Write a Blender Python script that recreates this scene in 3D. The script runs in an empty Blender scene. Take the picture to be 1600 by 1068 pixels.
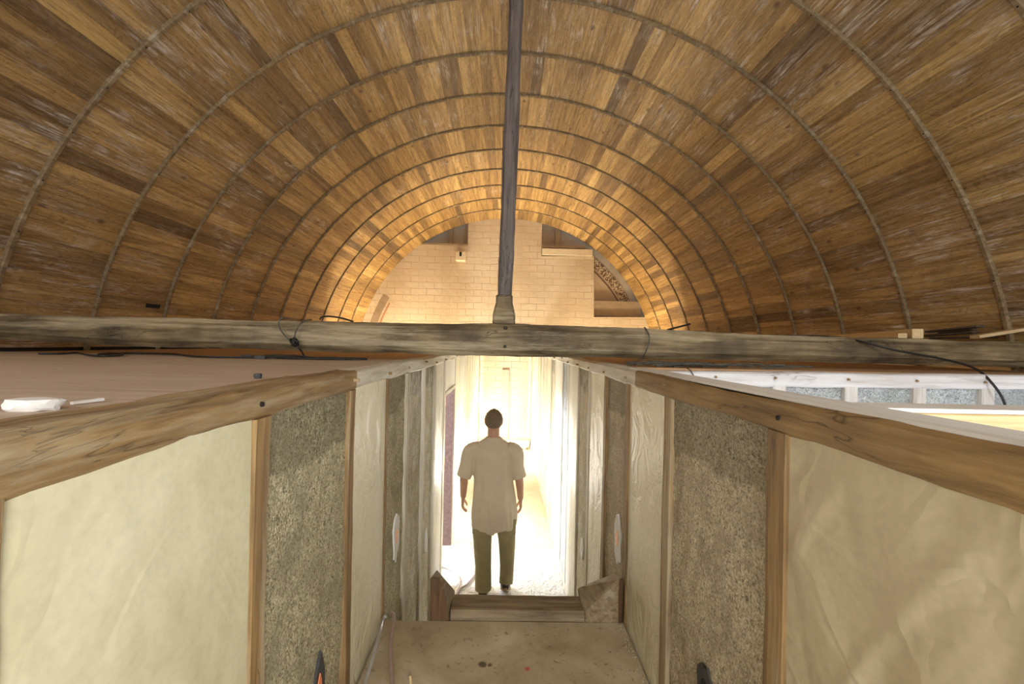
import bpy, bmesh, math, random
from mathutils import Vector, Matrix, noise
sc = bpy.context.scene
C = sc.collection
F = 711.0
CAM = Vector((0, 0, 2.37))
# ---------------------------------------------------------------- camera
fwd = Vector((10.94/F, 1, 3.23/F)).normalized()
up0 = Vector((-0.021, 0, 1))
rgt = fwd.cross(up0).normalized()
upv = rgt.cross(fwd).normalized()
cd = bpy.data.cameras.new('camera'); cam = bpy.data.objects.new('camera', cd); C.objects.link(cam)
cd.sensor_width = 36; cd.lens = F/1600*36; cd.clip_start = 0.02; cd.clip_end = 100
cam.matrix_world = Matrix(((rgt.x, upv.x, -fwd.x, CAM.x), (rgt.y, upv.y, -fwd.y, CAM.y), (rgt.z, upv.z, -fwd.z, CAM.z), (0, 0, 0, 1)))
sc.camera = cam

def P(x, y, D):
    "point seen at pixel x, y that lies D metres down the corridor"
    d = fwd + rgt*((x-800)/F) + upv*((534-y)/F)
    return CAM + d*(D/d.y)

# ---------------------------------------------------------------- materials
def newmat(name):
    m = bpy.data.materials.new(name); m.use_nodes = True
    nt = m.node_tree; b = nt.nodes['Principled BSDF']
    return m, nt, b
def N(nt, t, **kw):
    n = nt.nodes.new(t)
    for k, v in kw.items():
        if k.startswith('i_'):
            key = k[2:]; key = int(key) if key.isdigit() else key.replace('_', ' ')
            n.inputs[key].default_value = v
        else: setattr(n, k, v)
    return n
def L(nt, a, ao, b, bi): nt.links.new(a.outputs[ao], b.inputs[bi])
def ramp(nt, src, out, stops):
    r = nt.nodes.new('ShaderNodeValToRGB'); e = r.color_ramp.elements
    while len(e) < len(stops): e.new(0.5)
    for i, (p, c) in enumerate(stops):
        e[i].position = p; e[i].color = (*c, 1) if len(c) == 3 else c
    L(nt, src, out, r, 0); return r
def mix(nt, fac, a, b, mode='MIX', f=None):
    m = nt.nodes.new('ShaderNodeMix'); m.data_type = 'RGBA'; m.blend_type = mode
    if fac is not None: nt.links.new(fac, m.inputs[0])
    else: m.inputs[0].default_value = f
    for s, i in ((a, 6), (b, 7)):
        if isinstance(s, tuple): m.inputs[i].default_value = (*s, 1)
        else: nt.links.new(s, m.inputs[i])
    return m.outputs[2]
def noise_n(nt, vec, scale, detail=4, rough=.55, dist=0):
    n = N(nt, 'ShaderNodeTexNoise', i_Scale=scale, i_Detail=detail, i_Roughness=rough, i_Distortion=dist)
    nt.links.new(vec, n.inputs['Vector']); return n
def bump(nt, b, h, strength, dist):
    bp = N(nt, 'ShaderNodeBump', i_Strength=strength, i_Distance=dist)
    nt.links.new(h, bp.inputs['Height']); L(nt, bp, 0, b, 'Normal')

def wood(name, dark, mid, light, axis, lime=0.0, limec=(.72, .70, .64), blotch=(.08, .06, .04), blot=.3, rough=.75, crack=1.0):
    m, nt, b = newmat(name)
    tc = N(nt, 'ShaderNodeTexCoord')
    sc_ = [1, 1, 1]; sc_['xyz'.index(axis)] = .07
    mp = N(nt, 'ShaderNodeMapping'); mp.inputs['Scale'].default_value = sc_; L(nt, tc, 'Object', mp, 0)
    g = noise_n(nt, mp.outputs[0], 38, 6, .62, .6)
    base = ramp(nt, g, 0, [(.28, dark), (.5, mid), (.72, light)])
    big = noise_n(nt, tc.outputs['Object'], 3.5, 4)
    br = ramp(nt, big, 0, [(.35, (0, 0, 0)), (.68, (1, 1, 1))])
    col = base.outputs[0]
    mm = N(nt, 'ShaderNodeMath', operation='MULTIPLY', i_1=blot); L(nt, br, 0, mm, 0)
    col = mix(nt, mm.outputs[0], col, blotch)
    sc2 = [1, 1, 1]; sc2['xyz'.index(axis)] = .12
    mp2 = N(nt, 'ShaderNodeMapping'); mp2.inputs['Scale'].default_value = sc2; L(nt, tc, 'Object', mp2, 0)
    ck = noise_n(nt, mp2.outputs[0], 7, 5, .6, .8)
    ckr = ramp(nt, ck, 0, [(.494, (0, 0, 0)), (.5, (crack, crack, crack)), (.506, (0, 0, 0))])
    cm = noise_n(nt, tc.outputs['Object'], 1.7, 2); cmr = ramp(nt, cm, 0, [(.5, (0,)*3), (.56, (1,)*3)])
    ckm = N(nt, 'ShaderNodeMath', operation='MULTIPLY'); L(nt, ckr, 0, ckm, 0); L(nt, cmr, 0, ckm, 1)
    col = mix(nt, ckm.outputs[0], col, tuple(c*.35 for c in dark))
    if lime > 0:
        ln = noise_n(nt, mp.outputs[0], 9, 7, .7)
        lr = ramp(nt, ln, 0, [(.62-.4*lime, (0, 0, 0)), (.72-.25*lime, (min(1, .55+lime*.4),)*3)])
        col = mix(nt, lr.outputs[0], col, limec)
    nt.links.new(col, b.inputs['Base Color']); b.inputs['Roughness'].default_value = rough
    hh = mix(nt, None, g.outputs[0], ckm.outputs[0], 'SUBTRACT', f=.35)
    bump(nt, b, hh, .6, .006)
    return m

def hemp(name, a, bcol, c, lime=.0, z0=1.7, seed=0):
    m, nt, b = newmat(name)
    tc = N(nt, 'ShaderNodeTexCoord')
    mp = N(nt, 'ShaderNodeMapping'); mp.inputs['Location'].default_value = (seed, seed*1.7, 0); L(nt, tc, 'Object', mp, 0)
    v = mp.outputs[0]
    n1 = noise_n(nt, v, 72, 4, .78, 1.5); n2 = noise_n(nt, v, 150, 3, .8)
    vo = N(nt, 'ShaderNodeTexVoronoi', i_Scale=110.0); nt.links.new(v, vo.inputs['Vector'])
    s = mix(nt, None, n1.outputs[0], n2.outputs[0], f=.4)
    r = nt.nodes.new('ShaderNodeValToRGB'); e = r.color_ramp.elements; e.new(.5)
    for i, (p, cc) in enumerate([(.40, tuple(x*.6 for x in a)), (.5, bcol), (.60, c)]): e[i].position = p; e[i].color = (*cc, 1)
    nt.links.new(s, r.inputs[0])
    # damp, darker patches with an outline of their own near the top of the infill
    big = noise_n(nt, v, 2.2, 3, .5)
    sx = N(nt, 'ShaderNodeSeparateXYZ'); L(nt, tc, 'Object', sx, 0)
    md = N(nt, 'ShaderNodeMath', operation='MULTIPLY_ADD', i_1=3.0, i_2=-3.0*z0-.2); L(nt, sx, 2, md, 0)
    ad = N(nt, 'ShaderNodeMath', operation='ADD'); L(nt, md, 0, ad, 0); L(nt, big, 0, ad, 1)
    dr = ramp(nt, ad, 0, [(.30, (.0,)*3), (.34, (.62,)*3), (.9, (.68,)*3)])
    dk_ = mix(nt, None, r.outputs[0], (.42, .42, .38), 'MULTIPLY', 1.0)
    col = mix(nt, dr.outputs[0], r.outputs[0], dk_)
    pt = noise_n(nt, v, 5, 3, .6)
    pr = ramp(nt, pt, 0, [(.46, (0, 0, 0)), (.64, (.5,)*3)])
    col = mix(nt, pr.outputs[0], col, tuple(x*.5 for x in bcol))
    if lime > 0:
        ln = noise_n(nt, v, 7, 8, .75)
        lr = ramp(nt, ln, 0, [(.66-.3*lime, (0, 0, 0)), (.78-.2*lime, (.8,)*3)])
        col = mix(nt, lr.outputs[0], col, (.78, .77, .72))
    nt.links.new(col, b.inputs['Base Color']); b.inputs['Roughness'].default_value = .95
    bump(nt, b, s, .9, .012)
    return m

def plaster(name, c1, c2, edge=None, rough=.55, wr=.5, scale=5):
    m, nt, b = newmat(name)
    tc = N(nt, 'ShaderNodeTexCoord'); v = tc.outputs['Object']
    n1 = noise_n(nt, v, 2.3, 4, .5, .6)
    r = ramp(nt, n1, 0, [(.3, c1), (.7, c2)])
    fine = noise_n(nt, v, 60, 3)
    fr = ramp(nt, fine, 0, [(.3, (.86,)*3), (.6, (1,)*3)])
    col = mix(nt, None, r.outputs[0], fr.outputs[0], 'MULTIPLY', .6)
    nt.links.new(col, b.inputs['Base Color']); b.inputs['Roughness'].default_value = rough
    w = noise_n(nt, v, scale, 3, .5, 1.2)
    wr_ = ramp(nt, w, 0, [(.35, (0,)*3), (.47, (.55,)*3), (.52, (.42,)*3), (.68, (1,)*3)])
    bump(nt, b, wr_.outputs[0], wr, .025)
    return m

def plain(name, c, rough=.6, metal=0, var=.25, scale=30, bmp=.1):
    m, nt, b = newmat(name)
    tc = N(nt, 'ShaderNodeTexCoord')
    n = noise_n(nt, tc.outputs['Object'], scale, 4)
    r = ramp(nt, n, 0, [(.3, tuple(x*(1-var) for x in c)), (.7, tuple(min(1, x*(1+var)) for x in c))])
    L(nt, r, 0, b, 'Base Color'); b.inputs['Roughness'].default_value = rough; b.inputs['Metallic'].default_value = metal
    if bmp: bump(nt, b, n.outputs[0], bmp, .01)
    return m

def vault_mat():
    m, nt, b = newmat('vault_boards')
    uv = N(nt, 'ShaderNodeUVMap', uv_map='UVMap')
    at = N(nt, 'ShaderNodeAttribute', attribute_name='board')
    sp = N(nt, 'ShaderNodeSeparateColor'); L(nt, at, 'Color', sp, 0)
    su = N(nt, 'ShaderNodeSeparateXYZ'); L(nt, uv, 0, su, 0)
    off = N(nt, 'ShaderNodeMath', operation='MULTIPLY', i_1=37.0); L(nt, sp, 0, off, 0)
    def vec(fu, fv):
        cb = N(nt, 'ShaderNodeCombineXYZ')
        a = N(nt, 'ShaderNodeMath', operation='MULTIPLY', i_1=fu); L(nt, su, 0, a, 0)
        c = N(nt, 'ShaderNodeMath', operation='MULTIPLY', i_1=fv); L(nt, su, 1, c, 0)
        L(nt, a, 0, cb, 0); L(nt, c, 0, cb, 1); L(nt, off, 0, cb, 2); return cb.outputs[0]
    g = noise_n(nt, vec(1, .05), 46, 7, .72, .8)
    g2 = noise_n(nt, vec(1, .22), 7, 3, .5, 2.5)
    ring = N(nt, 'ShaderNodeMath', operation='MULTIPLY', i_1=9.0); L(nt, g2, 0, ring, 0)
    fr = N(nt, 'ShaderNodeMath', operation='FRACT'); L(nt, ring, 0, fr, 0)
    gm = mix(nt, None, g.outputs[0], fr.outputs[0], f=.16)
    tone = ramp(nt, sp, 0, [(0, (.15, .09, .038)), (.14, (.22, .135, .052)), (.4, (.35, .22, .078)), (.75, (.45, .29, .105)), (1, (.58, .40, .16))])
    gr = ramp(nt, nt.nodes[gm.node.name], 2, [(.3, (.52,)*3), (.5, (.92,)*3), (.68, (1.18,)*3)]) if False else None
    r = nt.nodes.new('ShaderNodeValToRGB'); e = r.color_ramp.elements
    e[0].position = .30; e[0].color = (.40, .35, .30, 1); e[1].position = .58; e[1].color = (1, 1, 1, 1)
    nt.links.new(gm, r.inputs[0])
    col = mix(nt, None, tone.outputs[0], r.outputs[0], 'MULTIPLY', 1.0)
    st = noise_n(nt, vec(1, .05), 12, 4, .6, 1.2); sr = ramp(nt, st, 0, [(.38, (.62, .56, .50)), (.56, (1.12,)*3)])
    col = mix(nt, None, col, sr.outputs[0], 'MULTIPLY', .8)
    # knots
    vo = N(nt, 'ShaderNodeTexVoronoi', i_Scale=5.0); nt.links.new(vec(1, .5), vo.inputs['Vector'])
    kr = ramp(nt, vo, 0, [(.05, (.85,)*3), (.12, (0,)*3)])
    col = mix(nt, kr.outputs[0], col, (.10, .05, .02))
    # chalky residue rubbed into the grain
    ln = noise_n(nt, vec(1, .045), 52, 8, .75, 1.2)
    l2 = noise_n(nt, vec(1, .30), 5, 5, .7, 1.5)
    pm = noise_n(nt, uv.outputs[0], 1.1, 4, .65)
    fv = N(nt, 'ShaderNodeMath', operation='MULTIPLY_ADD', i_1=-.035, i_2=.17); L(nt, su, 1, fv, 0)
    pa = N(nt, 'ShaderNodeMath', operation='ADD'); L(nt, pm, 0, pa, 0); L(nt, fv, 0, pa, 1)
    lr = ramp(nt, ln, 0, [(.46, (0,)*3), (.60, (1,)*3)])
    l2r = ramp(nt, l2, 0, [(.48, (.12,)*3), (.64, (1,)*3)])
    pr = ramp(nt, pa, 0, [(.44, (.08,)*3), (.66, (1,)*3)])
    mu0 = N(nt, 'ShaderNodeMath', operation='MULTIPLY'); L(nt, lr, 0, mu0, 0); L(nt, pr, 0, mu0, 1)
    mu = N(nt, 'ShaderNodeMath', operation='MULTIPLY'); L(nt, mu0, 0, mu, 0); L(nt, l2r, 0, mu, 1)
    col = mix(nt, mu.outputs[0], col, (.72, .70, .68))
    nt.links.new(col, b.inputs['Base Color']); b.inputs['Roughness'].default_value = .62
    bump(nt, b, gm, .35, .004)
    return m

def endwall_mat(name='painted_wall', lines=1.0):
    m, nt, b = newmat(name)
    tc = N(nt, 'ShaderNodeTexCoord')
    sx = N(nt, 'ShaderNodeSeparateXYZ'); L(nt, tc, 'Object', sx, 0)
    cb = N(nt, 'ShaderNodeCombineXYZ'); L(nt, sx, 0, cb, 0); L(nt, sx, 2, cb, 1)
    wob = noise_n(nt, tc.outputs['Object'], 3, 2)
    va = N(nt, 'ShaderNodeVectorMath', operation='MULTIPLY_ADD'); L(nt, wob, 1, va, 0)
    va.inputs[1].default_value = (.03, .03, 0); L(nt, cb, 0, va, 2)
    bk = N(nt, 'ShaderNodeTexBrick', i_Scale=1.0); bk.inputs['Brick Width'].default_value = .37; bk.inputs['Row Height'].default_value = .152
    bk.inputs['Mortar Size'].default_value = .0085; bk.inputs['Mortar Smooth'].default_value = .3
    L(nt, va, 0, bk, 0)
    n1 = noise_n(nt, tc.outputs['Object'], 1.2, 5, .6)
    base = ramp(nt, n1, 0, [(.3, (.52, .42, .29)), (.5, (.60, .50, .36)), (.7, (.66, .58, .45))])
    n2 = noise_n(nt, tc.outputs['Object'], 2.4, 4, .6)
    fade = ramp(nt, n2, 0, [(.40, (.03,)*3), (.62, (.6,)*3)])
    mu = N(nt, 'ShaderNodeMath', operation='MULTIPLY'); L(nt, bk, 'Fac', mu, 0); L(nt, fade, 0, mu, 1)
    mu2 = N(nt, 'ShaderNodeMath', operation='MULTIPLY', i_1=lines); L(nt, mu, 0, mu2, 0)
    col = mix(nt, mu2.outputs[0], base.outputs[0], (.36, .17, .09))
    nt.links.new(col, b.inputs['Base Color']); b.inputs['Roughness'].default_value = .9
    n3 = noise_n(nt, tc.outputs['Object'], 9, 6, .6)
    inv = mix(nt, None, n3.outputs[0], bk.outputs['Fac'], 'SUBTRACT', .3)
    bump(nt, b, inv, .5, .02)
    return m

M = {}
for ax in 'xyz':
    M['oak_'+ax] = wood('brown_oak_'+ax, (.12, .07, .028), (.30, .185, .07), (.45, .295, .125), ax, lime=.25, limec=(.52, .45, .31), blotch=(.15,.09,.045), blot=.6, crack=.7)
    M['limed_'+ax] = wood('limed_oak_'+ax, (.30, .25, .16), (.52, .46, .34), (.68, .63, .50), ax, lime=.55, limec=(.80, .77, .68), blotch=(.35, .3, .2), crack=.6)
    M['honey_'+ax] = wood('fresh_softwood_'+ax, (.55, .38, .18), (.70, .52, .28), (.80, .64, .38), ax, blotch=(.60, .40, .2), blot=.2, crack=.2)
M['beam'] = wood('grey_weathered_oak', (.07, .048, .022), (.215, .16, .08), (.37, .29, .16), 'x', lime=.3, limec=(.54, .46, .30), blotch=(.05, .035, .02), blot=.85)
M['king'] = wood('dark_grey_oak', (.05, .04, .04), (.125, .10, .088), (.19, .155, .13), 'z', lime=.12, limec=(.28, .25, .24), blotch=(.05, .04, .04))
M['rib'] = wood('batten_wood', (.13, .085, .04), (.25, .175, .085), (.36, .265, .14), 'y', lime=.2, limec=(.5, .44, .33), blot=.4, crack=.3)
M['dark_board'] = wood('blackened_board', (.02, .014, .01), (.06, .04, .027), (.13, .09, .06), 'y', blot=.3)
M['stub'] = wood('dusty_oak_stub', (.14, .10, .055), (.28, .21, .125), (.40, .315, .20), 'y', lime=.2, limec=(.50, .43, .31), blot=.3, blotch=(.15,.1,.06), crack=.4)
M['stub_x'] = wood('dusty_crosspiece', (.13, .095, .055), (.25, .19, .115), (.36, .285, .18), 'x', lime=.1, limec=(.48, .41, .30), blot=.5, blotch=(.09,.06,.035), crack=.5)
M['stub_end'] = wood('dark_end_grain', (.05, .025, .012), (.12, .06, .025), (.19, .10, .045), 'z', blot=.4)
M['white_x'] = wood('whitened_plate_x', (.40, .37, .36), (.62, .60, .60), (.74, .73, .74), 'x', lime=.5, limec=(.80, .80, .83), blotch=(.5, .42, .36), blot=.35, crack=.7)
M['white_z'] = wood('whitened_plate_z', (.42, .38, .34), (.62, .58, .54), (.72, .69, .66), 'z', lime=.4, limec=(.78, .77, .76), blotch=(.5, .42, .33), blot=.3, crack=.4)
M['ply_white'] = wood('white_softwood_y', (.62, .60, .55), (.74, .72, .67), (.82, .80, .76), 'y', lime=.3, limec=(.85, .84, .80), blotch=(.6, .52, .4), blot=.2, crack=.1)
M['hemp_l'] = hemp('hemp_infill_left', (.17, .145, .075), (.50, .44, .27), (.84, .78, .55), z0=2.0)
M['hemp_r'] = hemp('hemp_infill_right', (.26, .21, .125), (.60, .50, .33), (.86, .76, .56), z0=1.98, seed=4)
M['hemp_lime'] = hemp('hemp_infill_limed', (.30, .255, .15), (.62, .55, .37), (.86, .80, .62), lime=.6, z0=2.02, seed=9)
M['hemp_white'] = hemp('hemp_infill_white', (.22, .23, .22), (.50, .53, .54), (.76, .79, .81), lime=.2, z0=3.2, seed=2)
M['cream_l'] = plaster('cream_plaster_left', (.62, .57, .37), (.73, .69, .50), wr=.12, scale=2.2)
M['cream_r'] = plaster('tan_plaster_right', (.48, .405, .25), (.57, .49, .33), wr=.25, scale=2.6)
M['cream'] = plaster('cream_plaster', (.68, .62, .43), (.80, .75, .58), wr=.35, scale=5)
M['chalk'] = plaster('chalky_plaster', (.62, .60, .52), (.74, .72, .65), wr=.2, scale=5)
M['ceil'] = vault_mat()
M['wall'] = endwall_mat()
M['wallflat'] = plaster('bare_wall_plaster', (.42, .32, .21), (.52, .42, .29), rough=.9, wr=.3)
M['wallshade'] = plain('brown_trim_and_sill_shade', (.33, .25, .165), .9, var=.12, scale=6)  # brown of studs and sills, also holds the painted shade of the sloping sill
M['ledge'] = plain('pale_stone_ledge', (.70, .60, .43), .8, var=.1)
M['pink'] = plain('pinkish_plaster', (.50, .37, .30), .9, var=.1)
M['jamb'] = plain('mauve_jamb', (.20, .13, .115), .8)
M['floor'] = plaster('dusty_screed', (.62, .61, .56), (.76, .75, .70), rough=.9, wr=.6, scale=12)
M['floor2'] = plaster('cream_screed', (.60, .54, .36), (.72, .67, .50), rough=.9, wr=.4, scale=12)
M['deck'] = wood('dusty_brown_sheet', (.44, .335, .25), (.55, .435, .335), (.62, .505, .40), 'x', lime=.1, limec=(.46, .38, .30), blot=.15, blotch=(.30, .2, .13), crack=.1, rough=.6)
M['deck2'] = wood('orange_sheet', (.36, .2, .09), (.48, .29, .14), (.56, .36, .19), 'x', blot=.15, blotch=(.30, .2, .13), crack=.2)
M['black'] = plain('black_rubber', (.018, .016, .015), .5, var=.3)
M['brown_wire'] = plain('rusty_wire', (.10, .05, .03), .6, var=.4)
M['grey'] = plain('grey_plastic', (.05, .05, .05), .7)
M['twine'] = plain('dull_wire', (.085, .08, .06), .7, var=.5)
M['dark'] = plain('gap_shade_and_dark_parts', (.012, .01, .008), .95)  # near black: painted shade in holes and gaps, also dark nails and rods
M['patch'] = plain('white_gypsum', (.80, .79, .76), .85, var=.08, bmp=.3)
M['orange'] = plain('orange_plastic', (.85, .26, .10), .4, var=.05)
M['hose'] = plain('pale_grey_hose', (.42, .40, .39), .45, var=.1)
M['mauve'] = plain('mauve_hose', (.34, .24, .21), .5, var=.1)
M['skin'] = plain('skin', (.56, .31, .20), .55, var=.08, scale=12, bmp=.02)
M['hair'] = plain('brown_hair', (.19, .135, .085), .8, var=.35, scale=90, bmp=.5)
M['shirt'] = plain('beige_cotton', (.66, .56, .42), .9, var=.05, scale=8, bmp=.1)
M['trouser'] = plain('olive_work_cloth', (.36, .31, .17), .9, var=.12, scale=10, bmp=.2)
M['shoe'] = plain('dark_leather', (.04, .032, .025), .5)
M['sole'] = plain('tan_sole', (.45, .33, .2), .7)
M['glass'] = plain('spectacle_frame', (.03, .03, .03), .3)

def platform_mat():
    m, nt, b = newmat('stained_board')
    tc = N(nt, 'ShaderNodeTexCoord'); v = tc.outputs['Object']
    n1 = noise_n(nt, v, 3, 6, .65, .5)
    r = ramp(nt, n1, 0, [(.3, (.34, .275, .175)), (.5, (.48, .405, .275)), (.72, (.64, .57, .43))])
    n2 = noise_n(nt, v, 26, 5, .7, 1.0)
    r2 = ramp(nt, n2, 0, [(.60, (0,)*3), (.66, (.65,)*3)])
    col = mix(nt, r2.outputs[0], r.outputs[0], (.12, .085, .05))
    for (cx, cy, rad, cc) in ((-.07, 1.98, .02, (.06, .04, .03)), (-.035, 1.975, .011, (.09, .06, .04)), (.125, 1.955, .013, (.55, .09, .04))):
        d = N(nt, 'ShaderNodeVectorMath', operation='DISTANCE'); nt.links.new(v, d.inputs[0]); d.inputs[1].default_value = (cx, cy, .98)
        nn = N(nt, 'ShaderNodeMath', operation='MULTIPLY_ADD', i_1=.03); L(nt, n2, 0, nn, 0); L(nt, d, 1, nn, 2)
        rr = ramp(nt, nn, 0, [(rad+.010, (.85,)*3), (rad+.016, (0,)*3)])
        col = mix(nt, rr.outputs[0], col, cc)
    nt.links.new(col, b.inputs['Base Color']); b.inputs['Roughness'].default_value = .7
    bump(nt, b, n1.outputs[0], .3, .01)
    return m
M['platform'] = platform_mat()

def frieze_mat():
    m, nt, b = newmat('painted_scroll_frieze')
    uv = N(nt, 'ShaderNodeUVMap', uv_map='UVMap')
    wv = N(nt, 'ShaderNodeTexWave', i_Scale=3.2, i_Distortion=9.0, i_Detail=1.0); wv.inputs['Detail Scale'].default_value = 4
    L(nt, uv, 0, wv, 0)
    r = ramp(nt, wv, 0, [(.42, (.15, .09, .05)), (.55, (.52, .41, .27))])
    L(nt, r, 0, b, 'Base Color'); b.inputs['Roughness'].default_value = .9
    return m
M['frieze'] = frieze_mat()

# ---------------------------------------------------------------- mesh helpers
def link(name, me, mats, parent=None, smooth=True, ang=35):
    o = bpy.data.objects.new(name, me); C.objects.link(o)
    for m in (mats if isinstance(mats, (list, tuple)) else [mats]): me.materials.append(M[m] if isinstance(m, str) else m)
    if smooth:
        me.shade_smooth(); me.set_sharp_from_angle(angle=math.radians(ang))
    if parent: o.parent = parent
    return o
def mesh(name, vs, fs, mats, parent=None, mi=None, smooth=True, ang=35, fixn=True):
    me = bpy.data.meshes.new(name); me.from_pydata([tuple(v) for v in vs], [], fs)
    if fixn:
        bm = bmesh.new(); bm.from_mesh(me); bmesh.ops.recalc_face_normals(bm, faces=bm.faces); bm.to_mesh(me); bm.free()
    o = link(name, me, mats, parent, smooth, ang)
    if mi:
        for p, k in zip(me.polygons, mi): p.material_index = k
    return o
def tag(o, label=None, cat=None, group=None, kind=None):
    if label: o['label'] = label
    if cat: o['category'] = cat
    if group: o['group'] = group
    if kind: o['kind'] = kind
    return o
def empty(name, loc=(0, 0, 0)):
    o = bpy.data.objects.new(name, None); o.location = loc; o.empty_display_size = .1; C.objects.link(o); return o
def adopt(root):
    "children were built in world coordinates"
    bpy.context.view_layer.update()
    for c in root.children: c.matrix_parent_inverse = root.matrix_world.inverted()
class MB:
    def __init__(s): s.v = []; s.f = []; s.m = []
    def add(s, vs, fs, mi=0):
        n = len(s.v); s.v += [Vector(v) for v in vs]; s.f += [tuple(i+n for i in f) for f in fs]; s.m += [mi]*len(fs)
    def box(s, a, b, mi=0):
        x0, y0, z0 = a; x1, y1, z1 = b
        s.add([(x0,y0,z0),(x1,y0,z0),(x1,y1,z0),(x0,y1,z0),(x0,y0,z1),(x1,y0,z1),(x1,y1,z1),(x0,y1,z1)],
              [(0,3,2,1),(4,5,6,7),(0,1,5,4),(1,2,6,5),(2,3,7,6),(3,0,4,7)], mi)
    def rings(s, rs, cap=True, mi=0):
        n = len(rs[0]); vs = [v for r in rs for v in r]; fs = []
        for i in range(len(rs)-1):
            for j in range(n):
                k = (j+1) % n; fs.append((i*n+j, i*n+k, (i+1)*n+k, (i+1)*n+j))
        if cap: fs.append(tuple(range(n))[::-1]); fs.append(tuple((len(rs)-1)*n+j for j in range(n)))
        s.add(vs, fs, mi)
    def tube(s, pts, r, n=8, mi=0, cap=True):
        pts = [Vector(p) for p in pts]; rs = []; prev = None
        for i, p in enumerate(pts):
            t = (pts[min(i+1, len(pts)-1)]-pts[max(i-1, 0)]).normalized()
            a = prev if prev else (Vector((0,0,1)) if abs(t.z) < .9 else Vector((1,0,0)))
            u = (a-t*a.dot(t)).normalized(); w = t.cross(u); prev = u
            rr = r[i] if isinstance(r, (list, tuple)) else r
            rs.append([p+(u*math.cos(q)+w*math.sin(q))*rr for q in [2*math.pi*k/n for k in range(n)]])
        s.rings(rs, cap, mi)
    def build(s, name, mats, parent=None, smooth=True, ang=35, fixn=True): return mesh(name, s.v, s.f, mats, parent, s.m, smooth, ang, fixn)

def nz(p, sc_, seed=0): return noise.noise(Vector(p)*sc_ + Vector((seed*7.3, seed*3.1, seed*1.7)))
def spline(pts, n=8):
    pts = [Vector(p) for p in pts]; out = []
    for i in range(len(pts)-1):
        p0 = pts[max(i-1, 0)]; p1 = pts[i]; p2 = pts[i+1]; p3 = pts[min(i+2, len(pts)-1)]
        for k in range(n):
            t = k/n
            out.append(.5*((2*p1)+(p2-p0)*t+(2*p0-5*p1+4*p2-p3)*t*t+(3*p1-p0-3*p2+p3)*t**3))
    out.append(pts[-1]); return out

def timber_rings(path, w, h, jit=.004, ch=.012, seed=0, up=Vector((0, 0, 1)), step=.05, wf=None):
    """rings of a hewn timber; path = list of points, w across, h along up"""
    pts = []
    for a, b in zip(path[:-1], path[1:]):
        a = Vector(a); b = Vector(b); k = max(1, int((b-a).length/step))
        pts += [a.lerp(b, i/k) for i in range(k)]
    pts.append(Vector(path[-1])); rs = []; tot = len(pts)
    for i, p in enumerate(pts):
        t = (pts[min(i+1, tot-1)]-pts[max(i-1, 0)]).normalized()
        u = (up-t*up.dot(t)).normalized(); s = t.cross(u).normalized()
        ww, hh = w, h
        if wf: ww, hh = wf(i/(tot-1))
        a, b = ww/2, hh/2; ring2 = []
        cs = [(-a, -b), (a, -b), (a, b), (-a, b)]
        for q in range(4):
            c0 = cs[q]; c1 = cs[(q+1) % 4]; ln = math.hypot(c1[0]-c0[0], c1[1]-c0[1]); e = min(ch, ln*.3)
            for f in (e/ln, .36, .64, 1-e/ln): ring2.append((c0[0]+(c1[0]-c0[0])*f, c0[1]+(c1[1]-c0[1])*f))
        r = []
        for (x, y) in ring2:
            q = p+s*x+u*y
            d1 = nz(q, 2.2, seed)*jit*2.2; d2 = nz(q, 14, seed+5)*jit*.9; d3 = nz(q, 2.0, seed+11)*jit*2
            dirv = (s*x+u*y); dirv = dirv.normalized() if dirv.length > 1e-6 else u
            r.append(q+dirv*(d2+d3)+u*d1*.5)
        rs.append(r)
    return rs
def timber(name, path, w, h, mat, parent=None, **kw):
    m = MB(); m.rings(timber_rings(path, w, h, **kw)); return m.build(name, mat, parent, ang=30)

def panel(name, xf, sgn, y0, y1, z0, z1, mat, parent, amp=.004, sc_=6, thick=.05, res=.035, seed=0, fold=0):
    """infill whose face lies at x = xf and looks along sgn; grid with real relief"""
    ny = max(2, int((y1-y0)/res)); nzc = max(2, int((z1-z0)/res)); vs = []; fs = []
    for j in range(nzc+1):
        for i in range(ny+1):
            y = y0+(y1-y0)*i/ny; z = z0+(z1-z0)*j/nzc
            d = nz((0, y, z), sc_, seed)*amp + nz((3, y, z), sc_*3.5, seed)*amp*.4
            if fold:
                a = nz((7, y*1.0, z*.45), 5, seed); d += fold*(abs(a)*2-.5)*.6 + fold*.5*max(0, 1-abs(nz((1, y*1.3+z*.55, z*.35), 3.3, seed+2))*9)
                e = min(y-y0, y1-y, z1-z)/.06
                d *= min(1, max(0, e))
            vs.append((xf+sgn*d, y, z))
    n = ny+1
    for j in range(nzc):
        for i in range(ny): fs.append((j*n+i, j*n+i+1, (j+1)*n+i+1, (j+1)*n+i))
    b = len(vs)
    xb = xf-sgn*thick
    border = [i for i in range(n)] + [j*n+ny for j in range(1, nzc+1)] + [nzc*n+i for i in range(ny-1, -1, -1)] + [j*n for j in range(nzc-1, 0, -1)]
    for k in border: vs.append((xb, vs[k][1], vs[k][2]))
    m_ = len(border)
    for k in range(m_):
        k2 = (k+1) % m_; fs.append((border[k], border[k2], b+k2, b+k))
    fs.append(tuple(b+k for k in range(m_)))
    return mesh(name, vs, fs, mat, parent, ang=50)

R0, VX, VZ = 3.51, .02, 1.806
BAY = .764
YEND = 10.70
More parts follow.
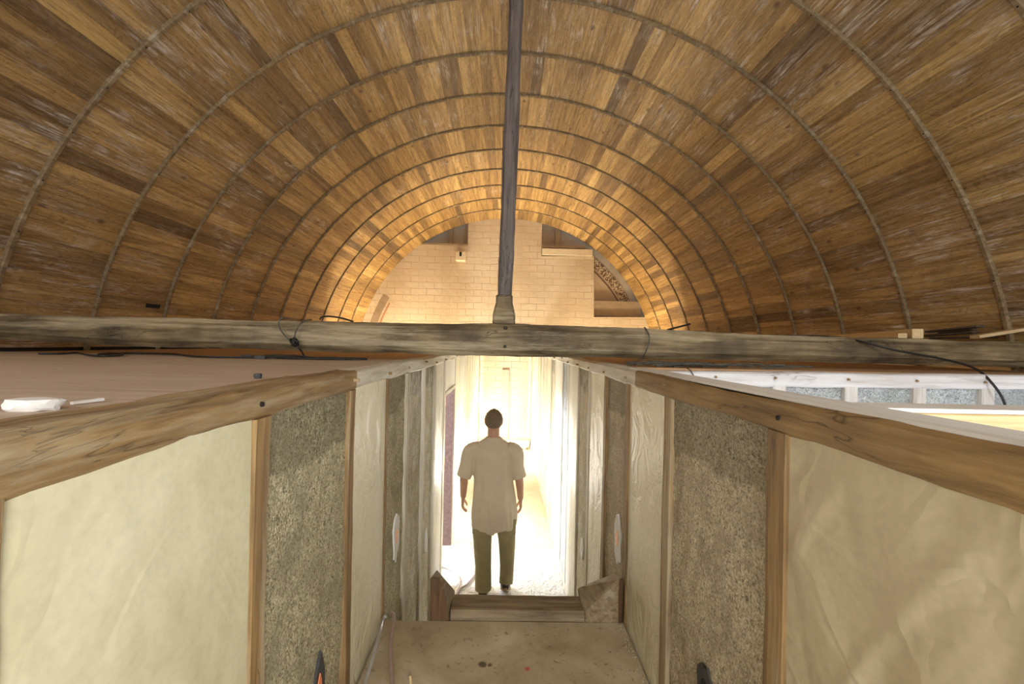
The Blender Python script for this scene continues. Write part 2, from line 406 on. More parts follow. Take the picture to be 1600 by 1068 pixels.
# ================================================================= vault
def build_vault():
    rnd = random.Random(3)
    ceil = empty('ceiling', (VX, 0, VZ)); tag(ceil, kind='structure')
    vs, fs, uvs, cols, mi = [], [], [], [], []
    da = .112/R0; a0 = math.radians(6); n = int(math.radians(168)/da)
    ribs = [3.82+BAY*k for k in range(-9, 10)]
    for i in range(n):
        aa = a0+i*da; g = .0006/R0
        k = -1+(-1 if rnd.random() < .5 else 0)
        y = -3.06
        idx = 0
        while idx < len(ribs)-1:
            step = 1 if rnd.random() < .72 else 2
            j = min(idx+step, len(ribs)-1)
            y0, y1 = ribs[idx], ribs[j]; idx = j
            if j == len(ribs)-1: y1 = YEND+.02
            r = R0+rnd.uniform(-.0012, .0018)
            t = rnd.random(); t = (t*.80+.18) if rnd.random() > .06 else rnd.random()*.14
            # wide boards are met by narrow ones now and then
            b = len(vs)
            for (ang, yy) in ((aa+g, y0+.001), (aa+da-g, y0+.001), (aa+da-g, y1-.001), (aa+g, y1-.001)):
                vs.append((VX+math.cos(ang)*r, yy, VZ+math.sin(ang)*r)); uvs.append((ang*R0, yy))
                cols.append((t, rnd.random(), 0, 1))
            fs.append((b, b+3, b+2, b+1)); mi.append(0)
    # backing just behind the boards
    seg = 64; b = len(vs)
    for s in range(seg+1):
        ang = math.radians(4+172*s/seg)
        for yy in (-3.1, YEND+.02):
            vs.append((VX+math.cos(ang)*(R0+.012), yy, VZ+math.sin(ang)*(R0+.012))); uvs.append((ang*R0, yy)); cols.append((0, 0, 0, 1))
    for s in range(seg): fs.append((b+2*s, b+2*s+1, b+2*s+3, b+2*s+2)); mi.append(1)
    me = bpy.data.meshes.new('boarding'); me.from_pydata(vs, [], fs)
    uvl = me.uv_layers.new(name='UVMap'); ca = me.color_attributes.new('board', 'FLOAT_COLOR', 'POINT')
    for lp in me.loops: uvl.data[lp.index].uv = uvs[lp.vertex_index]
    for i, c in enumerate(cols): ca.data[i].color = c
    o = link('boarding', me, ['ceil', 'dark'], ceil, smooth=False)
    for p, k in zip(me.polygons, mi): p.material_index = k
    # arched cover battens over the board joints, with their nails
    for ri, y in enumerate(ribs):
        if y < .7 or y > 10.6: continue
        m = MB(); rs = []; seg = 110
        for s in range(seg+1):
            ang = math.radians(5.5+169*s/seg)
            w = .036+.004*nz((ang*3, ri, 0), 1.5); off = nz((ang*1.4, ri*3.7, 1), 1.0)*.014+nz((ang*6, ri*2.2, 1), 1.0)*.004
            cx, cz = math.cos(ang), math.sin(ang)
            ring = []
            for (dy, dr) in ((-w/2, .006), (-w/2, -.016), (-w/2+.006, -.022), (w/2-.006, -.022), (w/2, -.016), (w/2, .006)):
                r = R0+dr; ring.append(Vector((VX+cx*r, y+off+dy, VZ+cz*r)))
            rs.append(ring)
        m.rings(rs)
        for s in range(4, seg-3, 4):
            ring = rs[s]; c = (ring[2]+ring[3])/2; ang = math.radians(5.5+169*s/seg); nrm = Vector((-math.cos(ang), 0, -math.sin(ang)))
            m.tube([c-nrm*.002, c+nrm*.003], .0052, 6, 1)
        m.build('batten', ['rib', 'dark'], ceil)
    # dark slab gives the shade of a cut-out in one board, low left
    m = MB(); c = P(299, 494, 4.42); ang = math.atan2(c.z-VZ, c.x-VX)
    vsb = []
    for dr in (-.003, .01):
        for (da_, yy) in ((-.0055, 4.33), (.0055, 4.33), (.0055, 4.50), (-.0055, 4.50)):
            vsb.append((VX+math.cos(ang+da_)*(R0+dr-.004), yy, VZ+math.sin(ang+da_)*(R0+dr-.004)))
    m.add(vsb, [(0,1,2,3),(7,6,5,4),(0,4,5,1),(1,5,6,2),(2,6,7,3),(3,7,4,0)])
    tag(m.build('cutout_shade', 'dark', ceil), 'dark rectangular slab painting the shade of a gap in the boards')
    adopt(ceil)
build_vault()

# ================================================================= shell
def slab(name, a, b, mat, kind='structure', parent=None):
    m = MB(); m.box(a, b); o = m.build(name, mat, parent, smooth=False)
    if kind: tag(o, kind=kind)
    return o
fl = empty('floor', (0, 0, 0)); tag(fl, kind='structure')
slab('screed', (-3.6, -3.1, -.12), (3.6, 5.33, 0), 'floor', None, fl)
tag(slab('cream_screed', (-3.6, 5.33, -.12), (3.6, 11, 0.004), 'floor2', None, fl), 'yellower floor beyond the doorway')
adopt(fl)
slab('wall_outer_left', (-3.66, -3.1, 0), (-3.47, 11, 2.18), 'chalk')
slab('wall_outer_right', (3.51, -3.1, 0), (3.70, 11, 2.18), 'chalk')

# end wall with its painted masonry, recesses and ledges
we = empty('wall_end', (0, YEND, 0)); tag(we, kind='structure')
def wp(x, y, D=YEND): q = P(x, y, D); return (q.x, q.z)
outl = [(-3.47, 0), (-3.47, wp(560, 383)[1]), (wp(731, 382)[0], wp(731, 382)[1]), (wp(731, 382)[0], 5.5), (wp(846, 400)[0], 5.5), (wp(846, 400)[0], wp(846, 400)[1]),
        (wp(928, 400)[0], wp(928, 400)[1]), (wp(928, 495)[0], wp(928, 495)[1]), (3.51, wp(1000, 495)[1]), (3.51, 0)]
m = MB(); nn = len(outl)
m.add([(x, YEND, z) for x, z in outl]+[(x, YEND+.22, z) for x, z in outl], [tuple(range(nn)), tuple(range(2*nn-1, nn-1, -1))]+[(i, (i+1) % nn, (i+1) % nn+nn, i+nn) for i in range(nn)])
m.build('painted_masonry', 'wall', we, smooth=False)
slab('rear_masonry', (-3.7, YEND+.2, 0), (3.7, YEND+.4, 5.6), 'wallflat', None, we)
def wbox(name, x0, y0, x1, y1, d0, d1, mat, lab=None):
    a = wp(x0, y0); b = wp(x1, y1)
    o = slab(name, (min(a[0], b[0]), YEND+d0, min(a[1], b[1])), (max(a[0], b[0]), YEND+d1, max(a[1], b[1])), mat, None, we)
    if lab: o['label'] = lab
    return o
wbox('sill', 640, 379, 731, 384, -.03, .2, 'wallshade')
wbox('timber_stud', 700, 340, 706, 380, .12, .21, 'wallshade')
wbox('timber_stud', 726, 340, 731, 380, .12, .21, 'wallshade')
wbox('ledge', 847, 388.5, 925, 400, -.06, .2, 'ledge', 'pale horizontal ledge')
wbox('sill', 846, 383, 915, 388.5, -.02, .2, 'wallshade')
wbox('timber_stud', 869, 345, 876, 385, .12, .21, 'wallshade')
wbox('shaded_sill', 928.5, 469, 1003, 495, .09, .21, 'wallshade', 'sill block with its shade put into the flat brown colour')  # shade of the sloping sill is put into its brown colour
wbox('plinth', 749, 683, 826, 694, -.30, 0, 'chalk')
wbox('pilaster', 785, 577, 794, 683, -.05, 0, 'pink', 'thin pinkish upright strip')
def arcstrip(name, a0, a1, r0, r1, y, mat, parent, th=.008):
    vs, fs, uvs = [], [], []; n = 30
    for i in range(n+1):
        a = math.radians(a0+(a1-a0)*i/n)
        for r in (r0, r1):
            for yy in (y, y+th): vs.append((VX+math.cos(a)*r, yy, VZ+math.sin(a)*r)); uvs.append((a*r0, r))
    for i in range(n):
        b = i*4; fs += [(b, b+4, b+6, b+2), (b+1, b+3, b+7, b+5), (b, b+1, b+5, b+4), (b+2, b+6, b+7, b+3)]
    fs += [(0, 2, 3, 1), (4*n, 4*n+1, 4*n+3, 4*n+2)]
    me = bpy.data.meshes.new(name); me.from_pydata(vs, [], fs); ul = me.uv_layers.new(name='UVMap')
    for lp in me.loops: ul.data[lp.index].uv = uvs[lp.vertex_index]
    return link(name, me, mat, parent, smooth=False)
tag(arcstrip('frieze', 29, 57, 3.20, 3.40, YEND+.19, 'frieze', we), 'curved band of painted scrollwork')
arcstrip('painted_line', 27, 55, 3.13, 3.155, YEND+.19, M['brown_wire'], we)
tag(arcstrip('frieze', 150, 172, 3.17, 3.33, YEND-.006, 'wallshade', we), 'faded curved band')
M['redline'] = plain('faded_red_paint', (.50, .24, .12), .9)
arcstrip('painted_line', 152, 171, 3.09, 3.12, YEND-.006, 'redline', we)
adopt(we)
# corbel block with slot
m = MB(); a = wp(713, 394); b = wp(728, 409)
m.box((a[0], YEND-.16, b[1]), (b[0], YEND-.001, a[1])); o_ = m.build('corbel', 'ledge')
bv = o_.modifiers.new('bevel', 'BEVEL'); bv.width = .02; bv.segments = 3
tag(o_, 'small pale corbel block high on the painted end wall, left of the king post', 'corbel')
m = MB(); m.box((wp(719, 395)[0], YEND-.166, wp(719, 402)[1]), (wp(722.5, 395)[0], YEND-.12, wp(719, 395.5)[1])); m.build('slot', 'dark', o_, smooth=False)

# ================================================================= corridor walls
XL, XR = -.58, .635
ZT, ZB, TH = 2.258, 2.178, .09
def upright(x, sgn, y0, y1, mat, parent, seed, proud=.007, z1=None, z0=0, name='stud', jit=.0025):
    xc = x-sgn*(TH/2)+sgn*proud
    return timber(name, [(xc, (y0+y1)/2, z0), (xc, (y0+y1)/2, z1 or ZB+.004)], y1-y0, TH, mat, parent, jit=jit, ch=.007, seed=seed, up=Vector((1, 0, 0)), step=.06)
def peg(x, sgn, y, z, parent, rnd, mat='oak_x'):
    m = MB(); l = rnd.uniform(.012, .03); dz = rnd.uniform(-.004, .004)
    m.tube([(x-sgn*.03, y, z), (x+sgn*l, y+rnd.uniform(-.006, .006), z+dz)], [.0085, .0065], 7); m.build('peg', mat, parent)

def build_wall(side):
    rnd = random.Random(11 if side < 0 else 5)
    x, sgn = (XL, 1) if side < 0 else (XR, -1)
    w = empty('wall_left' if side < 0 else 'wall_right', (x, 0, 0)); tag(w, kind='structure')
    xc = x-sgn*(TH/2)+sgn*.008
    if side < 0:
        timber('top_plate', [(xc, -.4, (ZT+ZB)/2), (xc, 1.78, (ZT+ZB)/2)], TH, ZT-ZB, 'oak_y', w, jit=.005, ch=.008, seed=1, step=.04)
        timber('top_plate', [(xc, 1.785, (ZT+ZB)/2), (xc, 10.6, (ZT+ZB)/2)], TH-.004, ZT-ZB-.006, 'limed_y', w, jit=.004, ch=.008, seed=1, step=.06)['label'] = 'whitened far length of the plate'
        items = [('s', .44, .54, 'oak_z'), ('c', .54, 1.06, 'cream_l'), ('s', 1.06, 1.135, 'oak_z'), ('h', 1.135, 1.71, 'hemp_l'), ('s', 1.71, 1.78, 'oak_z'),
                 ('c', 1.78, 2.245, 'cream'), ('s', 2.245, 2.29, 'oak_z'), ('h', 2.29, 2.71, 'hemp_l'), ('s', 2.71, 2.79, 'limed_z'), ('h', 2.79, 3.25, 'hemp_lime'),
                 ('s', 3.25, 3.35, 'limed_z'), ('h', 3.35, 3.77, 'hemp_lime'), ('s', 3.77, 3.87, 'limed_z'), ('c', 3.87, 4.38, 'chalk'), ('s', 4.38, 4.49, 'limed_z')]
        y = 5.36
    else:
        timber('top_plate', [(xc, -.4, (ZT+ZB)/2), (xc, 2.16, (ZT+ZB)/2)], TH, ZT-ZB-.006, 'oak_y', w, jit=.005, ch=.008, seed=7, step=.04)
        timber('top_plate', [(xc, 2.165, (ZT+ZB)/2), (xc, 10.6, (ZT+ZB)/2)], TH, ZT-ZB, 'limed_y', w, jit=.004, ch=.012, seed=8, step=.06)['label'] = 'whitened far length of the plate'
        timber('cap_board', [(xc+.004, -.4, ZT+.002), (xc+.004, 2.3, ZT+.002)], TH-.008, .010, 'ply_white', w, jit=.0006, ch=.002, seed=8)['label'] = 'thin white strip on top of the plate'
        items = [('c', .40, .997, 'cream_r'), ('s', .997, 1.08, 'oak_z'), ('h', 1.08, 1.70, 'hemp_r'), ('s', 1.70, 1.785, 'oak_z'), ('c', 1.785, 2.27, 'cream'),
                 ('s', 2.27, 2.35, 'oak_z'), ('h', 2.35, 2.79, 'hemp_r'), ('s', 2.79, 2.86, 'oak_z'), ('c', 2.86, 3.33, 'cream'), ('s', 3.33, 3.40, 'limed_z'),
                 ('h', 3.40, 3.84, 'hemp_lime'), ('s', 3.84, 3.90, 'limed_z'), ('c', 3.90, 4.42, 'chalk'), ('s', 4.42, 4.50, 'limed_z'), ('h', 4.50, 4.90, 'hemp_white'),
                 ('s', 4.90, 4.98, 'limed_z'), ('c', 4.98, 5.62, 'chalk'), ('s', 5.62, 5.70, 'limed_z'), ('h', 5.70, 6.12, 'hemp_lime')]
        y = 6.12
    k = 0
    while y < 10.3:
        items.append(('s', y, y+.09, 'limed_z')); e = min(y+.09+.48, 10.5)
        items.append(('c', y+.09, e, 'chalk' if k % 3 else 'cream')); y = e; k += 1
    items.append(('s', 10.5, 10.6, 'oak_z'))
    for i, (t, y0, y1, mt) in enumerate(items):
        if t == 's':
            upright(x, sgn, y0, y1, mt, w, i+side*20)
            if y1 < 1.3:
                m = MB(); hy = (y0+y1)/2-.01; m.tube([(x-sgn*.01, hy, 2.215), (x+sgn*.0115, hy, 2.215)], [.008, .006], 7); m.build('peg_hole', 'dark', w)
            else: peg(x, sgn, (y0+y1)/2+rnd.uniform(-.01, .01), 2.218+rnd.uniform(-.012, .012), w, rnd)
        elif t == 'c':
            first = mt in ('cream_l', 'cream_r')
            o = panel('infill_panel', x+sgn*.0, sgn, y0-.01, y1+.01, 0, ZB+.01, mt, w, amp=.004, sc_=4, seed=i+side, res=.012 if first else .025, fold=.011 if mt == 'cream_r' else (.0022 if first else .005))
            o['label'] = 'smooth plastered infill'
        else:
            o = panel('infill_panel', x-sgn*.008, sgn, y0-.01, y1+.01, 0, ZB+.01, mt, w, amp=.006, sc_=12, seed=i+side, res=.012 if y0 < 2 else .025)
            o['label'] = 'rough hemp and lime infill'
    if side < 0:   # doorway 4.49 - 5.36
        timber('door_head', [(xc, 4.47, 1.86), (xc, 5.38, 1.86)], TH, .05, 'limed_y', w, jit=.002, ch=.006, seed=31)
        panel('infill_panel', x, sgn, 4.48, 5.37, 1.875, ZB+.01, 'chalk', w, amp=.004, seed=33)['label'] = 'pale infill over the doorway'
        o = slab('door_jamb', (x-.10, 5.335, 0), (x-.004, 5.362, 1.84), 'jamb', None, w); o['label'] = 'mauve side of the doorway'
    timber('sole_plate', [(xc, -.4, .03), (xc, 4.47 if side < 0 else 10.6, .03)], TH+.004, .06, 'limed_y', w, jit=.002, ch=.006, seed=41)
    adopt(w); return w
wl = build_wall(-1); wr = build_wall(1)

# loft deck left of the corridor and beyond the cross partition on the right
dk = empty('loft_deck', (-2, 3, ZT)); tag(dk, 'brown dusty board deck above the rooms left of the corridor', 'deck')
slab('deck_sheet', (-3.47, -.6, 2.236), (XL-.088, 2.98, 2.254), 'deck', None, dk)
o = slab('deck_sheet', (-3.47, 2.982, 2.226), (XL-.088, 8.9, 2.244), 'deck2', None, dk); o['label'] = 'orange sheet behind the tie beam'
adopt(dk)
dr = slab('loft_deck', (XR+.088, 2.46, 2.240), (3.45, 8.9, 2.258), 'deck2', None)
tag(dr, 'orange board deck behind the cross partition right of the corridor', 'deck')

# cross partition on the right
wc = empty('wall_cross', (2, 2.4, 0)); tag(wc, kind='structure')
timber('top_plate', [(XR+.088, 2.395, 2.208), (2.7, 2.395, 2.226), (3.46, 2.395, 2.23)], .11, .078, 'white_x', wc, jit=.004, ch=.008, seed=51)
xs = [.80]+[P(px, 620, 2.36).x for px in (1123, 1216, 1328, 1435, 1541, 1648, 1755, 1862)]
xs = xs[1:]
rnd = random.Random(4)
for i, xx in enumerate(xs):
    if xx > 3.4: continue
    timber('stud', [(xx, 2.395, 0), (xx, 2.395, 2.195)], .068, .10, 'white_z', wc, jit=.002, ch=.006, seed=60+i, up=Vector((0, 1, 0)))
    m = MB(); m.tube([(xx-.02, 2.37, 2.225), (xx-.024+rnd.uniform(-.01, .01), 2.330, 2.222)], [.008, .006], 7); m.build('peg', 'oak_x', wc)
edges = [XR+.09]+xs+[3.46]
for i in range(len(edges)-1):
    a, b = edges[i]+.03, min(3.46, edges[i+1]-.03)
    if b-a < .03: continue
    nx = int((b-a)/.02)+1; nzv = 40; vs = []; fs = []
    for j in range(nzv+1):
        for q in range(nx+1):
            X = a+(b-a)*q/nx; Z = 1.3+.9*j/nzv; vs.append((X, 2.372-nz((X, 0, Z), 16, i)*.008, Z))
    for j in range(nzv):
        for q in range(nx): s = j*(nx+1)+q; fs.append((s, s+1, s+nx+2, s+nx+1))
    n0 = len(vs)
    vs += [(a, 2.44, 1.3), (b, 2.44, 1.3), (b, 2.44, 2.2), (a, 2.44, 2.2)]; fs.append((n0+3, n0+2, n0+1, n0))
    o = mesh('infill_panel', vs, fs, 'hemp_white', wc, ang=60, fixn=False); o['label'] = 'pale blue grey hemp infill'
slab('lower_panel', (XR+.09, 2.36, 0), (3.46, 2.44, 1.3), 'hemp_white', None, wc)
adopt(wc)

# fresh softwood joist between right plate and outer wall
jo = timber('joist', [(XR+.09, .895, 2.20), (3.47, .895, 2.20)], .075, .11, 'honey_x', jit=.0015, ch=.004, seed=71)
tag(jo, 'fresh yellow softwood joist running right from the corridor plate', 'joist')
jc = slab('cap_board', (XR+.094, .852, 2.256), (3.47, .938, 2.264), 'ply_white', None, jo); jc['label'] = 'white board on top of the joist'

# ================================================================= tie beam and king post
BM = [(0, 491, 529), (184, 494, 539), (420, 500.5, 546), (600, 504, 551), (790, 506, 556), (1000, 513, 559), (1180, 522, 564), (1400, 529, 568.5), (1600, 534, 573)]
bm_path = []; bm_h = []
for (bx, t_, b_) in BM:
    a_ = P(bx, t_, 2.84); c_ = P(bx, b_, 2.82); bm_path.append(Vector((a_.x, 2.9, (a_.z+c_.z)/2))); bm_h.append(a_.z-c_.z)
bm_path = [bm_path[0]+Vector((-.22, 0, .004))]+bm_path+[bm_path[-1]+Vector((.16, 0, 0))]; bm_h = [bm_h[0]]+bm_h+[bm_h[-1]]
BX = [p.x for p in bm_path]
def wfb(t):
    X = BX[0]+(BX[-1]-BX[0])*t
    for q in range(len(BX)-1):
        if X <= BX[q+1] or q == len(BX)-2:
            f = (X-BX[q])/(BX[q+1]-BX[q]); return (.20, bm_h[q]+(bm_h[q+1]-bm_h[q])*f)
tb = timber('tie_beam', bm_path, .2, .2, 'beam', jit=.0055, ch=.04, seed=81, step=.04, wf=wfb)
tag(tb, 'long grey weathered oak tie beam spanning the whole vault above the corridor', 'beam')
for (px, py, s) in ((790, 512, .011), (789, 541, .009)):
    c = P(px, py, 2.795); m = MB(); m.tube([c+Vector((0, .03, 0)), c+Vector((0, -.006, 0))], s, 10); m.tube([c+Vector((0, 0, 0)), c+Vector((0, -.014, 0))], s*.5, 8, 1)
    m.build('bolt', ['dark', 'grey'], tb)
tb_off = 0
kz0 = 2.498
kp = empty('king_post', (-.01, 2.9, kz0)); tag(kp, 'slender dark oak king post standing on the middle of the tie beam', 'post')
def wfk(t): return (.094-.012*t, .094-.012*t)
timber('shaft', [(-.008, 2.9, kz0+.14), (.04, 2.9, 5.30)], .09, .09, 'king', kp, jit=.004, ch=.016, seed=91, up=Vector((0, 1, 0)), wf=wfk)
m = MB(); rs = []
for (z, h) in ((0, .0715), (.052, .0715), (.058, .070), (.10, .060), (.13, .053), (.175, .052), (.18, .046)):
    c = .012; a = h; rs.append([Vector((-.010+x, 2.9+y, kz0+z)) for x, y in ((-a+c,-a),(a-c,-a),(a,-a+c),(a,a-c),(a-c,a),(-a+c,a),(-a,a-c),(-a,-a+c))])
m.rings(rs); m.build('flared_foot', 'beam', kp, ang=25)
adopt(kp)

# ================================================================= landing platform + threshold
pz = 2.37-1.39
pf = slab('landing_board', (XL+.012, .2, pz-.03), (XR-.012, 2.285, pz), 'platform', None)
tag(pf, 'stained brown board forming the landing at the bottom of the picture', 'landing')
for xx in (-.4, .45):
    for yy in (.25, 2.15):
        m = MB(); m.box((xx-.035, yy, 0), (xx+.035, yy+.08, pz-.03)); m.build('support', 'limed_z', pf, smooth=False)
th = timber('threshold_beam', [(-.245, 2.375, pz-.04), (.43, 2.375, pz-.04)], 0.16, .17, 'stub_x', jit=.002, ch=.012, seed=95)
tag(th, 'short dusty timber crosspiece lying at the far edge of the landing', 'timber')
def hull(name, pts, mats, label, cat, endtest=lambda f: f.normal.y < -.8):
    bm = bmesh.new(); vv = [bm.verts.new(p) for p in pts]; bmesh.ops.convex_hull(bm, input=vv)
    bmesh.ops.dissolve_limit(bm, angle_limit=.03, verts=bm.verts, edges=bm.edges)
    bmesh.ops.bevel(bm, geom=list(bm.edges), offset=.004, segments=2, affect='EDGES')
    bmesh.ops.recalc_face_normals(bm, faces=bm.faces)
    for f in bm.faces:
        if endtest(f): f.material_index = 1
    me = bpy.data.meshes.new(name); bm.to_mesh(me); bm.free()
    o = link(name, me, mats, None, ang=40); tag(o, label, cat); return o
hull('brace_stub', [(-.347, 2.287, pz-.02), (-.292, 2.287, pz-.02), (-.347, 2.27, pz+.222), (-.292, 2.27, pz+.222),
                    (-.347, 2.46, pz-.02), (-.247, 2.44, pz-.02), (-.247, 2.30, pz-.02), (-.347, 2.50, pz+.15), (-.24, 2.46, pz+.055)], ['stub', 'stub_end'],
     'sawn-off dark brown brace stub at the left end of the crosspiece', 'timber')
hull('brace_stub', [(.600, 2.288, pz-.01), (.625, 2.30, pz-.01), (.578, 2.22, pz+.25), (.612, 2.25, pz+.245), (.434, 2.292, pz-.01), (.432, 2.30, pz+.055),
                    (.625, 2.46, pz-.01), (.434, 2.46, pz-.01), (.612, 2.46, pz+.16), (.415, 2.44, pz+.09)], ['stub', 'stub_end'],
     'large dusty wedge-shaped brace stub at the right end of the crosspiece', 'timber', lambda f: f.calc_center_median().x > .588 and f.normal.y < -.2)

m = MB(); rnd = random.Random(77)
for k in range(420):
    y = rnd.uniform(1.45, 2.28); d = abs(rnd.gauss(0, .016))+.004; s_ = rnd.uniform(.0015, .0045)
    if rnd.random() < .18: y = rnd.uniform(1.45, 2.2); x = XL+.016+abs(rnd.gauss(0, .012))
    else: x = XR-.014-d
    a_ = rnd.uniform(0, 3); m.add([(x+math.cos(a_)*s_, y+math.sin(a_)*s_*1.5, pz+.0005), (x-math.sin(a_)*s_, y+math.cos(a_)*s_, pz+.0005), (x-math.cos(a_)*s_, y-math.sin(a_)*s_, pz+.0005), (x, y, pz+s_*1.2)], [(0, 1, 3), (1, 2, 3), (2, 0, 3), (0, 2, 1)])
tag(m.build('hemp_crumbs', 'cream_r', smooth=False), 'pale crumbs of hemp and plaster along the edges of the landing', 'crumbs', kind='stuff')
# ================================================================= cables, hoses, odds and ends
def cable(name, pts, r, mat, label, cat='cable', parent=None, n=8, group=None):
    m = MB(); m.tube(spline(pts, 8), r, n); o = m.build(name, mat, parent)
    if label: tag(o, label, cat, group)
    return o
zd = 2.262
cable('cable', [P(1180, 523.5, 3.0), P(1300, 526, 2.97), P(1345, 533, 2.80), P(1400, 547, 2.70), P(1470, 560, 2.55), P(1520, 574, 2.42), P(1548, 596, 2.32), P(1571, 634, 2.30), P(1580, 700, 2.30)], .0062, 'black',
      'black cable hanging over the tie beam down in front of the white cross partition')
lab = empty('cable_bundle', tuple(P(460, 534, 2.77))); tag(lab, 'knotted black cable tied round the tie beam with slack on the deck', 'cable')
def up_(pts, D): return [P(x, y, D) for x, y in pts]
cable('loop', up_([(459, 536), (446, 525), (436, 510), (437, 499), (444, 496)], 2.765)+[P(450, 497, 2.9)], .0045, 'twine', None, parent=lab)
cable('loop', up_([(460, 532), (462, 518), (470, 505), (480, 500)], 2.765)+[P(486, 499, 2.9)], .0045, 'twine', None, parent=lab)
m = MB(); rnd = random.Random(8)
for k in range(6):
    c = P(460, 534, 2.76); ax = Vector((rnd.uniform(-1, 1), rnd.uniform(-.5, .5), rnd.uniform(-1, 1))).normalized(); u = ax.orthogonal().normalized(); w = ax.cross(u); rr = rnd.uniform(.016, .028)
    m.tube([c+(u*math.cos(t)+w*math.sin(t))*rr for t in [i*math.pi/6 for i in range(13)]], .0045, 6)
m.build('knot', 'black', lab)
def flat(x, D, z=zd): # point on the deck seen in column x
    q = P(x, 540, D); return Vector((q.x, q.y, z))
cable('loose_end', [P(463, 538, 2.77), P(470, 547, 2.76), flat(482, 2.7), flat(520, 2.66), flat(560, 2.7), flat(573, 2.75), flat(548, 2.8), flat(500, 2.78)], .006, 'black', None, parent=lab)
for k in range(14):
    a = rnd.uniform(385, 490); b = a+rnd.uniform(40, 90); d = rnd.uniform(2.60, 2.78)
    cable('strand', [flat(a, d), flat((a+b)/2, d+rnd.uniform(-.06, .06), zd+rnd.uniform(0, .012)), flat(min(b, 575), d+rnd.uniform(-.05, .05))], .005, 'black', None, parent=lab)
adopt(lab)
cable('cable', [flat(60, 2.55), flat(95, 2.62), flat(120, 2.78), flat(140, 2.5), flat(160, 2.42), flat(185, 2.52), flat(192, 2.75), flat(170, 2.85), flat(155, 2.6), flat(200, 2.9), flat(270, 2.9), flat(310, 2.6), flat(400, 2.62)], .0055, 'black',
      'thin black cable coiled and trailing on the brown deck, left')
cable('cable', up_([(500, 499), (503, 495), (515, 494), (535, 497), (552, 502)], 2.93), .0055, 'black', 'short black cable loop on top of the tie beam, near its left cable knot')
cable('wire_tie', [P(1006, 514, 3.0), P(1008, 512, 2.85), P(1014, 524, 2.775), P(1014, 536, 2.77), P(1008, 552, 2.775), P(1004, 561, 2.82)], .004, 'twine', 'thin wire looped round the tie beam right of the king post', 'wire')
cable('rod', [P(1043, 515, 2.86), P(1078, 506, 2.95)], .006, 'dark', 'short dark stick poking up from the tie beam top, right of the post', 'stick')
cable('wire', [P(1044, 514.5, 2.90), P(1070, 518, 2.88), P(1095, 517, 2.88), P(1105, 518.5, 2.9)], .003, 'brown_wire', 'rust-brown wire lying along the top of the tie beam', 'wire')
cable('wire', [P(1074, 575, 2.38), P(1080, 580, 2.335), P(1086, 592, 2.33)], .003, 'twine', 'thin grey wire end hanging over the white cross plate', 'wire')
m = MB(); rnd = random.Random(21)
for k in range(60):
    x = rnd.uniform(.80, 1.35) if k > 14 else rnd.uniform(.8, 1.7); y = rnd.uniform(2.50, 2.76); l = rnd.uniform(.08, .28); a = rnd.gauss(0, .28); z = 2.261+rnd.uniform(0, .018)
    p0 = Vector((x-l/2, y-math.sin(a)*l/2, z)); p1 = Vector((x+l/2, y+math.sin(a)*l/2, z+rnd.uniform(0, .012)))
    mid = (p0+p1)/2+Vector((0, rnd.uniform(-.01, .01), rnd.uniform(0, .008))); m.tube([p0, mid, p1], rnd.uniform(.0022, .005), 5)
tag(m.build('twig_litter', 'twine'), 'tangle of grey twigs and wire ends on the deck below the tie beam, right', 'twigs', kind='stuff')

# timbers stored on the right
def stick(name, p0, p1, w, h, mat, label, cat='timber', seed=0, jit=.001, group=None, ch=.003):
    o = timber(name, [p0, p1], w, h, mat, None, jit=jit, ch=ch, seed=seed); tag(o, label, cat, group); return o
e0 = P(1434, 521, 2.93); e1 = P(1292, 529, 4.6)
stick('softwood_batten', e0, e1, .058, .060, 'honey_y', 'pale fresh squared batten lying over the tie beam, its end towards the camera', seed=3)
stick('softwood_batten', e0+Vector((-.065, .04, -.014)), e1+Vector((-.07, .3, -.01)), .05, .03, 'honey_y', 'thinner pale batten lying against the left of the squared one', seed=4)
rnd = random.Random(31)
darks = [((1450, 518), (1532, 508)), ((1448, 524), (1525, 518)), ((1452, 528), (1560, 525)), ((1470, 520), (1522, 513))]
nm = ['uppermost blackened old board in the ragged stack behind the tie beam, right', 'second blackened board down in the ragged stack, right', 'lowest and longest blackened board of the ragged stack, right', 'short blackened board wedged inside the ragged stack, right']
for k, (a, b) in enumerate(darks):
    stick('old_board', P(a[0], a[1], 3.45), P(b[0], b[1]+1, 3.03+.06*k), .05, .014, 'dark_board', nm[k], 'board', seed=40+k, jit=.004)
stick('softwood_plank', P(1523, 526, 3.05), P(1612, 512, 3.0), .08, .022, 'honey_x', 'pale plank lying at the right edge on top of the tie beam', seed=8)
# small things on the left deck
def lump(name, c, sx, sy, sz, mat, label, cat, seed=0, flat_=False):
    bm = bmesh.new(); bmesh.ops.create_icosphere(bm, subdivisions=3, radius=1)
    for v in bm.verts:
        d = 1+.28*nz(v.co, 1.6, seed)+.1*nz(v.co, 5, seed); v.co = v.co*d
        v.co.z = max(-.5, min(.45, v.co.z)); v.co = Vector((v.co.x*sx, v.co.y*sy, v.co.z*sz+.5*sz))+Vector(c)
    me = bpy.data.meshes.new(name); bm.to_mesh(me); bm.free(); o = link(name, me, mat, None, ang=25); tag(o, label, cat); return o
def ondeck(x, y, z=2.254):
    d = P(x, y, 1.0)-CAM; t = (z-CAM.z)/d.z; return CAM+d*t
q = ondeck(53, 640); lump('plaster_chunk', q, .037, .025, .018, 'patch', 'flat white broken plaster chunk lying on the brown deck, left', 'plaster', 3)
q = ondeck(403, 591); lump('pebble', q, .011, .010, .015, 'grey', 'small dark grey lump on the deck beside the left plate', 'debris', 5)
a, b = ondeck(112, 633), ondeck(160, 627)
